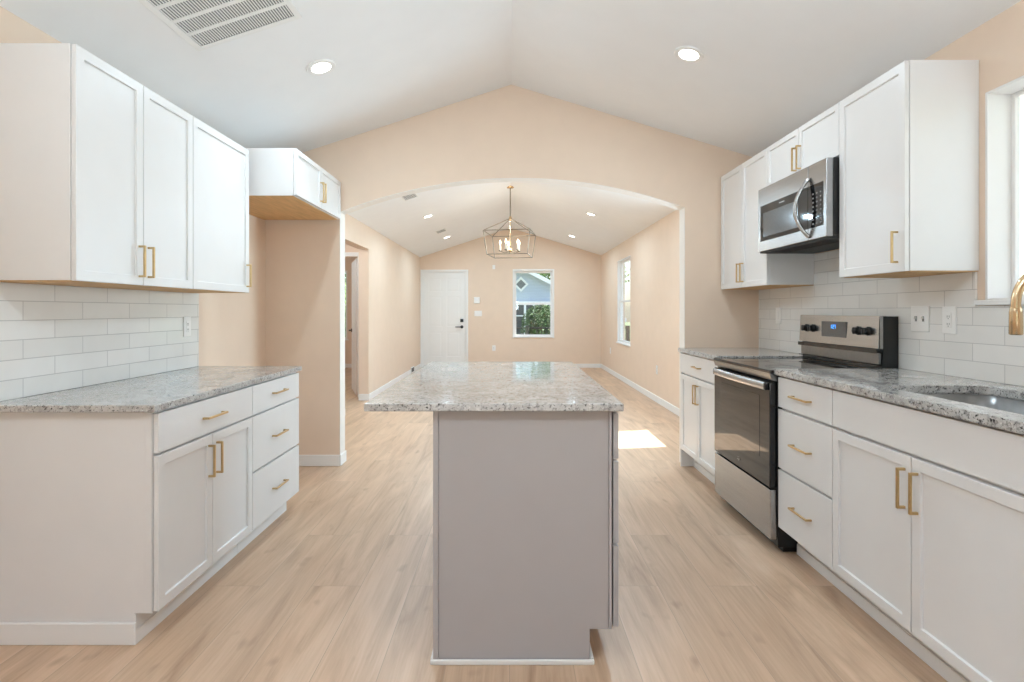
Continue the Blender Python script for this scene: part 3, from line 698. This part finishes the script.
# ------------------------------------------------------------------ wall plates
def plate(label, cat, x, y, z, nx, wdt=.075, hgt=.12, kind='outlet', name='wall_outlet', group=None):
    """nx: normal, '+x','-x','-y'"""
    root = thing(name, label, cat, (x, y, z), group)
    def bx(bm, u0, u1, d0, d1, v0, v1, bev=0):
        if nx == '+x': box(bm, x+d0, x+d1, y+u0, y+u1, z+v0, z+v1, bev)
        elif nx == '-x': box(bm, x-d1, x-d0, y+u0, y+u1, z+v0, z+v1, bev)
        else: box(bm, x+u0, x+u1, y-d1, y-d0, z+v0, z+v1, bev)
    b = new(); bx(b, -wdt/2, wdt/2, 0, .006, -hgt/2, hgt/2, .002); obj('cover_plate', b, M['plastic'], root)
    gangs = max(1, round(wdt/.055)-(0 if wdt > .1 else 0)) if wdt > .1 else 1
    for g in range(gangs):
        u = (g-(gangs-1)/2)*.046
        if kind == 'outlet':
            b = new(); bx(b, u-.017, u+.017, .006, .0085, -.033, .033, .001); rc = obj('receptacle', b, M['plastic'], root)
            b = new()
            for v in (-.017, .017):
                bx(b, u-.007, u-.0045, .0083, .0088, v-.005, v+.005); bx(b, u+.0045, u+.007, .0083, .0088, v-.005, v+.005); bx(b, u-.002, u+.002, .0083, .0088, v-.012, v-.008)
            obj('slots', b, M['dark'], rc)
        elif kind == 'toggle':
            b = new(); bx(b, u-.006, u+.006, .006, .007, -.013, .013); tg = obj('toggle_slot', b, M['duct'], root)
            b = new(); bx(b, u-.0045, u+.0045, .006, .018, 0, .012, .001); obj('toggle', b, M['plastic'], tg)
        else:
            b = new(); bx(b, u-.016, u+.016, .006, .010, -.033, .033, .001); obj('rocker', b, M['plastic'], root)
    return root
plate('white wall outlet on the left tile backsplash', 'outlet', WL+.009, 3.31, 1.155, '+x')
plate('white single switch plate on the right tiles, beyond the stove', 'switch', WR-.009, 4.07, 1.216, '-x', kind='rocker', name='light_switch')
plate('wide white double toggle switch plate on the right tiles, nearest the stove', 'switch', WR-.009, 2.665, 1.212, '-x', wdt=.118, hgt=.125, kind='toggle', name='light_switch')
plate('white outlet on the right tiles, between the double switch plate and the window', 'outlet', WR-.009, 2.488, 1.208, '-x', wdt=.078, hgt=.125)
plate('wide white switch plate on the far wall beside the front door', 'switch', -.69, YF, 1.195, '-y', wdt=.165, hgt=.12, kind='rocker', name='light_switch')
plate('white outlet low on the far wall beside the front door', 'outlet', -.345, YF, .435, '-y')
plate('white outlet low on the right living room wall, nearer the arch', 'outlet', WR, 7.46, .445, '-x')
plate('white outlet low on the right living room wall, beyond the window', 'outlet', WR, 10.9, .456, '-x')
r = thing('thermostat', 'small square white thermostat on the far wall above the switches', 'thermostat', (-.72, YF, 1.48))
b = new(); box(b, -.785, -.655, YF-.022, YF, 1.415, 1.555, .006, 2); c_ = obj('case', b, M['plastic'], r)
b = new(); box(b, -.76, -.70, YF-.024, YF-.0215, 1.49, 1.53, .001); obj('screen', b, M['ceiling'], r)
b = new(); box(b, -.375, -.315, YF-.015, YF, 2.17, 2.26, .004, 2); tag(obj('door_chime', b, M['plastic'], loc=(-.345, YF, 2.2)), 'tiny white box high on the far wall right of the door', 'chime')

# ------------------------------------------------------------------ ceiling fixtures
def ceil_matrix(x, y):
    """frame whose -Z points away from the ceiling slope at (x, y)"""
    sl = (PEAK-EL)/(PX-WL) if x < PX else -(PEAK-ER)/(WR-PX)
    return Matrix.Translation((x, y, zc(x))) @ Matrix.Rotation(-math.atan(sl), 4, 'Y')
def downlight(label, x, y, watts, group, tint=(.72, .885, 1)):
    m = ceil_matrix(x, y)
    root = thing('recessed_light', label, 'ceiling light', (x, y, zc(x)), group)
    b = new(); lathe(b, [(.058, -.002), (.058, -.006), (.068, -.011), (.084, -.008), (.088, -.001), (.088, 0)], seg=40); b.transform(m); obj('trim_ring', b, M['trim'], root, smooth=True)
    b = new(); lathe(b, [(.0575, -.0015), (.0575, -.005), (.02, -.006)], seg=32); b.transform(m); obj('lens', b, M['lens'], root)
    ld = bpy.data.lights.new('lamp_light', 'AREA'); ld.shape = 'DISK'; ld.size = .11; ld.energy = watts; ld.color = tint; ld.spread = PI
    lo = bpy.data.objects.new('lamp_light', ld); COL.objects.link(lo); lo.parent = root
    lo.matrix_local = Matrix.Translation(-Vector((x, y, zc(x)))) @ m @ Matrix.Translation((0, 0, -.0125))
    return root
downlight('round recessed light in the kitchen ceiling on the left, nearest the vent grille', -1.125, 3.252, LAMP_K, 'kitchen recessed lights')
downlight('round recessed light in the kitchen ceiling on the right, above the microwave side', 1.058, 3.211, LAMP_K, 'kitchen recessed lights')
for x in (-1.141, 1.061): downlight('unseen round recessed light added in the kitchen ceiling behind the camera', x, .55, LAMP_K, 'recessed lights added behind the camera')  # unseen downlights added to help light the kitchen
downlight('left recessed light of the living room ceiling, nearer the arch', -1.222, 8.171, LAMP_L, 'living room recessed lights', (.58, .82, 1))
downlight('left recessed light of the living room ceiling, nearer the front door', -1.207, 10.525, LAMP_L, 'living room recessed lights', (.58, .82, 1))
downlight('right recessed light of the living room ceiling, nearer the arch', 1.229, 8.219, LAMP_L, 'living room recessed lights', (.58, .82, 1))
downlight('right recessed light of the living room ceiling, nearer the far wall', 1.221, 10.648, LAMP_L, 'living room recessed lights', (.58, .82, 1))
for x in (-1.235, 1.23): downlight('recessed light of the living room ceiling hidden above the arch', x, 5.85, LAMP_L, 'recessed lights hidden by the arch', (.58, .82, 1))

def register(name, label, x, y, wx, wy, fr, rows, fins, bar, group=None):
    """ceiling grille: wx across the slope, wy along y; rows of fins separated by bars"""
    m = ceil_matrix(x, y); root = thing(name, label, 'vent', (x, y, zc(x)), group); t = .007
    b = new(); box(b, -wx/2+.004, wx/2-.004, -wy/2+.004, wy/2-.004, -.0022, -.0002); b.transform(m); obj('duct_shadow', b, M['duct'], root, label='flat dark sheet standing in for the shaded duct behind the fins')  # flat sheet coloured dark for the shade inside the duct
    b = new()
    box(b, -wx/2, -wx/2+fr, -wy/2, wy/2, -t, 0, .002); box(b, wx/2-fr, wx/2, -wy/2, wy/2, -t, 0, .002)
    box(b, -wx/2+fr, wx/2-fr, -wy/2, -wy/2+fr, -t, 0, .002); box(b, -wx/2+fr, wx/2-fr, wy/2-fr, wy/2, -t, 0, .002)
    h = (wy-2*fr)/rows
    for i in range(1, rows): yy = -wy/2+fr+i*h; box(b, -wx/2+fr, wx/2-fr, yy-bar/2, yy+bar/2, -t, -.0023)
    b.transform(m); obj('frame', b, M['trim'], root)
    b = new()
    for i in range(rows):
        y0 = -wy/2+fr+i*h+bar/2; y1 = y0+h-bar
        for k in range(fins):
            u = -wx/2+fr+(k+.5)*(wx-2*fr)/fins
            box(b, u-.0028, u+.0022, y0, y1, -t+.0005, -.0024)
    b.transform(m); obj('fins', b, M['trim'], root)
register('return_air_grille', 'large white finned return air grille in the left kitchen ceiling', -1.305, 2.370, .55, .75, .030, 6, 38, .020)
register('ceiling_vent', 'small white ceiling vent over the living room, nearer the arch', -1.238, 6.736, .20, .30, .022, 1, 10, .01, 'living room ceiling vents')
register('ceiling_vent', 'small white ceiling vent over the living room, between the two left recessed lights', -1.22, 9.707, .20, .30, .022, 1, 10, .01, 'living room ceiling vents')
root = thing('floor_register', 'small white register in the left living room baseboard', 'vent', (WL+BT, 10.97, .06))
b = new(); box(b, WL+BT, WL+BT+.012, 10.8, 11.14, .01, .13, .003); obj('frame', b, M['trim'], root)
b = new()
for k in range(12): box(b, WL+BT+.0118, WL+BT+.0135, 10.83+k*.024, 10.842+k*.024, .03, .11)
obj('slots', b, M['dark'], root)

# ------------------------------------------------------------------ chandelier
cxh, cyh = .012, 8.0; zt0 = zc(cxh)
root = thing('chandelier', 'open gold-bronze lantern chandelier with candle bulbs hanging in the living room', 'chandelier', (cxh, cyh, zt0))
rot = Matrix.Translation((cxh, cyh, 0)) @ Matrix.Rotation(math.radians(-9.5), 4, 'Z')
def W(x, y, z): return rot @ Vector((x, y, z))
b = new(); lathe(b, [(.003, 0), (.062, 0), (.062, -.012), (.045, -.03), (.012, -.036), (.003, -.036)], (cxh, cyh, zt0+.006)); obj('canopy', b, M['gold'], root, smooth=True)
b = new(); tube(b, [(cxh, cyh, zt0-.02), (cxh, cyh, 2.62)], .008, 12); obj('rod', b, M['bronze'], root, smooth=True)
za, zu, zl, hu, hl = 2.61, 2.395, 2.06, .335, .29; bt = .0058
U = [W(sx*hu, sy*hu, zu) for sx, sy in ((-1, -1), (1, -1), (1, 1), (-1, 1))]; Lw = [W(sx*hl, sy*hl, zl) for sx, sy in ((-1, -1), (1, -1), (1, 1), (-1, 1))]
b = new()
for i in range(4):
    tube(b, [U[i], U[(i+1) % 4]], bt, 8); tube(b, [Lw[i], Lw[(i+1) % 4]], bt, 8); tube(b, [U[i], Lw[i]], bt, 8); tube(b, [U[i], (cxh, cyh, za)], bt, 8)
obj('cage', b, M['bronze'], root, smooth=True)
b = new(); lathe(b, [(.003, .03), (.012, .03), (.022, .005), (.022, -.02), (.01, -.035), (.01, -.44), (.03, -.455), (.036, -.475), (.02, -.495), (.003, -.50)], (cxh, cyh, za)); obj('center_stem', b, M['gold'], root, smooth=True)
for k in range(5):
    a = 2*PI*k/5+.5; R_ = .15; c, s = math.cos(a), math.sin(a)
    b = new(); tube(b, [(cxh+c*R_*f, cyh+s*R_*f, 2.135-.028*math.sin(PI*f)) for f in [i/10 for i in range(11)]], .0055, 8)
    lathe(b, [(.003, 0), (.022, .002), (.024, .010), (.012, .014), (.003, .014)], (cxh+c*R_, cyh+s*R_, 2.13)); am = obj('arm', b, M['bronze'], root, smooth=True)
    b = new(); cyl(b, (cxh+c*R_, cyh+s*R_, 2.143), (0, 0, 1), .0125, .085); obj('candle_sleeve', b, M['candle'], am, smooth=True)
    b = new(); lathe(b, [(.004, 0), (.008, .003), (.013, .018), (.014, .028), (.009, .048), (.003, .062), (.001, .067)], (cxh+c*R_, cyh+s*R_, 2.229), seg=16); obj('bulb', b, M['bulb'], am, smooth=True)
ld = bpy.data.lights.new('lamp_light', 'POINT'); ld.energy = 5; ld.shadow_soft_size = .12; ld.color = (1, .86, .66)
lo = bpy.data.objects.new('lamp_light', ld); COL.objects.link(lo); lo.parent = root; lo.location = (0, 0, 2.27-zt0)
# unseen ceiling lamp added to brighten the hall
r = thing('added_flush_lamp', 'round white lamp added out of view to brighten the hall left of the living room', 'ceiling light', (-2.7, 6.8, 2.44))
ld = bpy.data.lights.new('lamp_light', 'POINT'); ld.energy = 14; ld.shadow_soft_size = .12; ld.color = (.8, .92, 1); lo = bpy.data.objects.new('lamp_light', ld); COL.objects.link(lo); lo.parent = r; lo.location = (0, 0, -.2)
b = new(); lathe(b, [(.003, 0), (.15, 0), (.15, -.03), (.10, -.07), (.003, -.085)], (-2.7, 6.8, 2.44)); obj('shade', b, M['lens'], r, smooth=True)

r = thing('added_flush_lamp', 'round white lamp added out of view to brighten the far left bedroom', 'ceiling light', (-3.9, 9.2, 2.44))  # unseen lamp added to brighten the bedroom and its open door
b = new(); lathe(b, [(.003, 0), (.15, 0), (.15, -.03), (.10, -.07), (.003, -.085)], (-3.9, 9.2, 2.44)); obj('shade', b, M['lens'], r, smooth=True)
ld = bpy.data.lights.new('lamp_light', 'POINT'); ld.energy = 22; ld.shadow_soft_size = .12; ld.color = (.8, .92, 1); lo = bpy.data.objects.new('lamp_light', ld); COL.objects.link(lo); lo.parent = r; lo.location = (0, 0, -.2)

# ------------------------------------------------------------------ outside
b = new(); box(b, -60, 60, -40, 90, -.75, -.6); struct('ground', b, M['grass'])
b = new(); box(b, WR+T, WR+5.5, -14, 30, -.6, -.56); struct('grey_bounce_strip', b, M['concrete'])  # added grey strip that mutes green light bounced from the lawn
b = new(); box(b, WL-1, WR+1.2, YF+T, 13.95, -.25, -.05); struct('porch_floor', b, M['deck'])
b = new(); box(b, -5, 5, YB-6, YB-T, -.2, -.03); struct('patio_floor', b, M['deck'])  # unseen boards outside the added rear door
b = new(); prism(b, [(WR+T, 2.52), (WR+1.16, 2.47), (WR+1.16, 2.58), (WR+T, 2.72)], 'y', YB-.4, 3.6)  # added overhang out of view, deep enough to block sun at the kitchen window
prism(b, [(WR+T, 2.52), (WR+.36, 2.50), (WR+.36, 2.62), (WR+T, 2.70)], 'y', 3.6, YF+.5); struct('added_sun_overhang', b, M['wtrim'])
# porch railing
root = thing('porch_railing', 'black metal porch railing with thin pickets outside the far window', 'railing', (.5, 13.8, -.05))
b = new(); box(b, -2.0, 3.0, 13.77, 13.83, .80, .84, .005); obj('top_rail', b, M['black'], root)
b = new(); box(b, -2.0, 3.0, 13.78, 13.82, .06, .09); obj('bottom_rail', b, M['black'], root)
for k in range(42):
    b = new(); x = -1.95+k*.12; box(b, x-.008, x+.008, 13.79, 13.81, .09, .80); obj('picket', b, M['black'], root)
for x in (-1.99, .45, 2.99):
    b = new(); box(b, x-.045, x+.045, 13.755, 13.845, -.05, .88, .004); obj('post', b, M['black'], root)
# neighbour house across the street
HY = 30
root = thing('neighbor_house', 'pale blue gabled house with white trim across the street, seen through the far window', 'house', (.63, HY+3, -.6))
px_, pz_ = .63, 3.55; hw = 5.2; sl = .5
b = new(); prism(b, [(px_-hw, -.6), (px_+hw, -.6), (px_+hw, pz_-sl*hw), (px_, pz_), (px_-hw, pz_-sl*hw)], 'y', HY, HY+9); obj('walls', b, M['siding'], root)
for s in (-1, 1):
    b = new(); e = hw+.5; prism(b, [(px_, pz_+.02), (px_+s*e, pz_+.02-sl*e), (px_+s*e, pz_+.14-sl*e), (px_, pz_+.14)], 'y', HY-.4, HY+9.3); obj('roof', b, M['shingle'], root)
    b = new(); prism(b, [(px_, pz_-.06), (px_+s*e, pz_-.06-sl*e), (px_+s*e, pz_+.16-sl*e), (px_, pz_+.16)], 'y', HY-.5, HY-.42); obj('rake_board', b, M['wtrim'], root)
b = new(); d0, d1 = .42, .27
dz = 2.72
for i in range(4):
    a0, a1 = PI/2*i, PI/2*(i+1)
    P = lambda a, d: (px_+d*math.cos(a), dz+d*math.sin(a))
    prism(b, [P(a0, d0), P(a1, d0), P(a1, d1), P(a0, d1)], 'y', HY-.06, HY)
vw = obj('diamond_vent', b, M['wtrim'], root)
b = new(); prism(b, [(px_+d1, dz), (px_, dz+d1), (px_-d1, dz), (px_, dz-d1)], 'y', HY-.02, HY-.001); obj('louver', b, M['duct'], vw)
b = new(); box(b, px_-hw, px_+hw, HY-.12, HY, 1.58, 1.78); obj('band_board', b, M['wtrim'], root)
b = new(); box(b, px_-hw+.2, px_+hw-.2, HY-.03, HY-.001, -.3, 1.58); obj('porch_screen', b, M['dpane'], root, label='dark screened porch panes')
for x in (-3.2, -2.1, -1.0, .18, .85, 1.35, 2.4, 3.5, 4.6):
    b = new(); box(b, x-.06, x+.06, HY-.12, HY-.03, -.6, 1.58); obj('porch_post', b, M['wtrim'], root)
b = new(); box(b, -.94, .79, HY-.09, HY-.03, .95, 1.02); box(b, .91, 4.54, HY-.09, HY-.03, .5, .58); obj('porch_rail', b, M['wtrim'], root)

def leafy(bm, c, rx, ry, rz, n, s, rng):
    for _ in range(n):
        while True:
            v = Vector((rng.uniform(-1, 1), rng.uniform(-1, 1), rng.uniform(-1, 1)))
            if .35 < v.length < 1: break
        p = Vector(c)+Vector((v.x*rx, v.y*ry, v.z*rz))
        d = Vector((rng.gauss(0, 1), rng.gauss(0, 1), rng.gauss(0, 1))).normalized(); u = d.orthogonal().normalized(); q = d.cross(u)
        L, Wd = s*rng.uniform(.7, 1.3), s*.45
        vs = [bm.verts.new(p+u*L), bm.verts.new(p+q*Wd+d*s*.15), bm.verts.new(p-u*L), bm.verts.new(p-q*Wd+d*s*.15)]
        bm.faces.new(vs)
def tree(name, label, cat, x, y, r, h, lf, n, s, group=None, seed=1, trunk=True):
    rng = random.Random(seed); root = thing(name, label, cat, (x, y, -.6), group)
    if trunk:
        b = new(); tube(b, [(x, y, -.6), (x+.1, y, h*.3), (x-.05, y+.1, h*.6), (x, y, h*.85)], [r*.11, r*.08, r*.06, r*.02], 10)
        for k in range(5):
            a = k*1.3; z = h*(.4+.08*k); tube(b, [(x, y, z), (x+math.cos(a)*r*.35, y+math.sin(a)*r*.35, z+r*.35), (x+math.cos(a)*r*.6, y+math.sin(a)*r*.6, z+r*.55)], [r*.04, r*.03, r*.01], 8)
        obj('trunk', b, M['bark'], root, smooth=True)
    b = new()
    if trunk:
        for k in range(9):
            a = rng.uniform(0, 2*PI); q = rng.uniform(0, .6)*r; z = h*.72+rng.uniform(-.35, .35)*r
            leafy(b, (x+math.cos(a)*q, y+math.sin(a)*q, z), r*.6, r*.6, r*.5, n//9, s, rng)
    else: leafy(b, (x, y, -.6+h*.5), r, r, h*.55, n, s, rng)
    obj('foliage', b, lf, root)
tree('shade_tree', 'leafy green tree behind the pale blue house', 'tree', 4.5, 47, 5, 8.5, M['leaf2'], 5000, .22, seed=2)
tree('bush', 'round dark green bush in front of the pale blue house', 'bush', 1.62, 27.5, 1.05, 2.1, M['leaf'], 4200, .075, seed=3, trunk=False)
tree('shade_tree', 'unseen dense tree added outside the right wall to block sun', 'tree', 5.2, 10.2, 2.4, 6.7, M['leaf'], 9000, .16, seed=5)  # out of view, placed so its crown stops sun at the far right window
tree('bush', 'low green hedge bush outside the right living room window', 'bush', 5.2, 17.5, 1.3, 2.0, M['leaf2'], 3500, .09, seed=6, trunk=False)
tree('bush', 'round bush outside the bedroom window on the left', 'bush', -5.4, 15.2, 1.6, 3.2, M['leaf2'], 4500, .10, seed=7, trunk=False)
tree('shade_tree', 'tall tree in the yard behind the bedroom window', 'tree', -9, 24, 4, 7, M['leaf'], 5000, .2, seed=8)
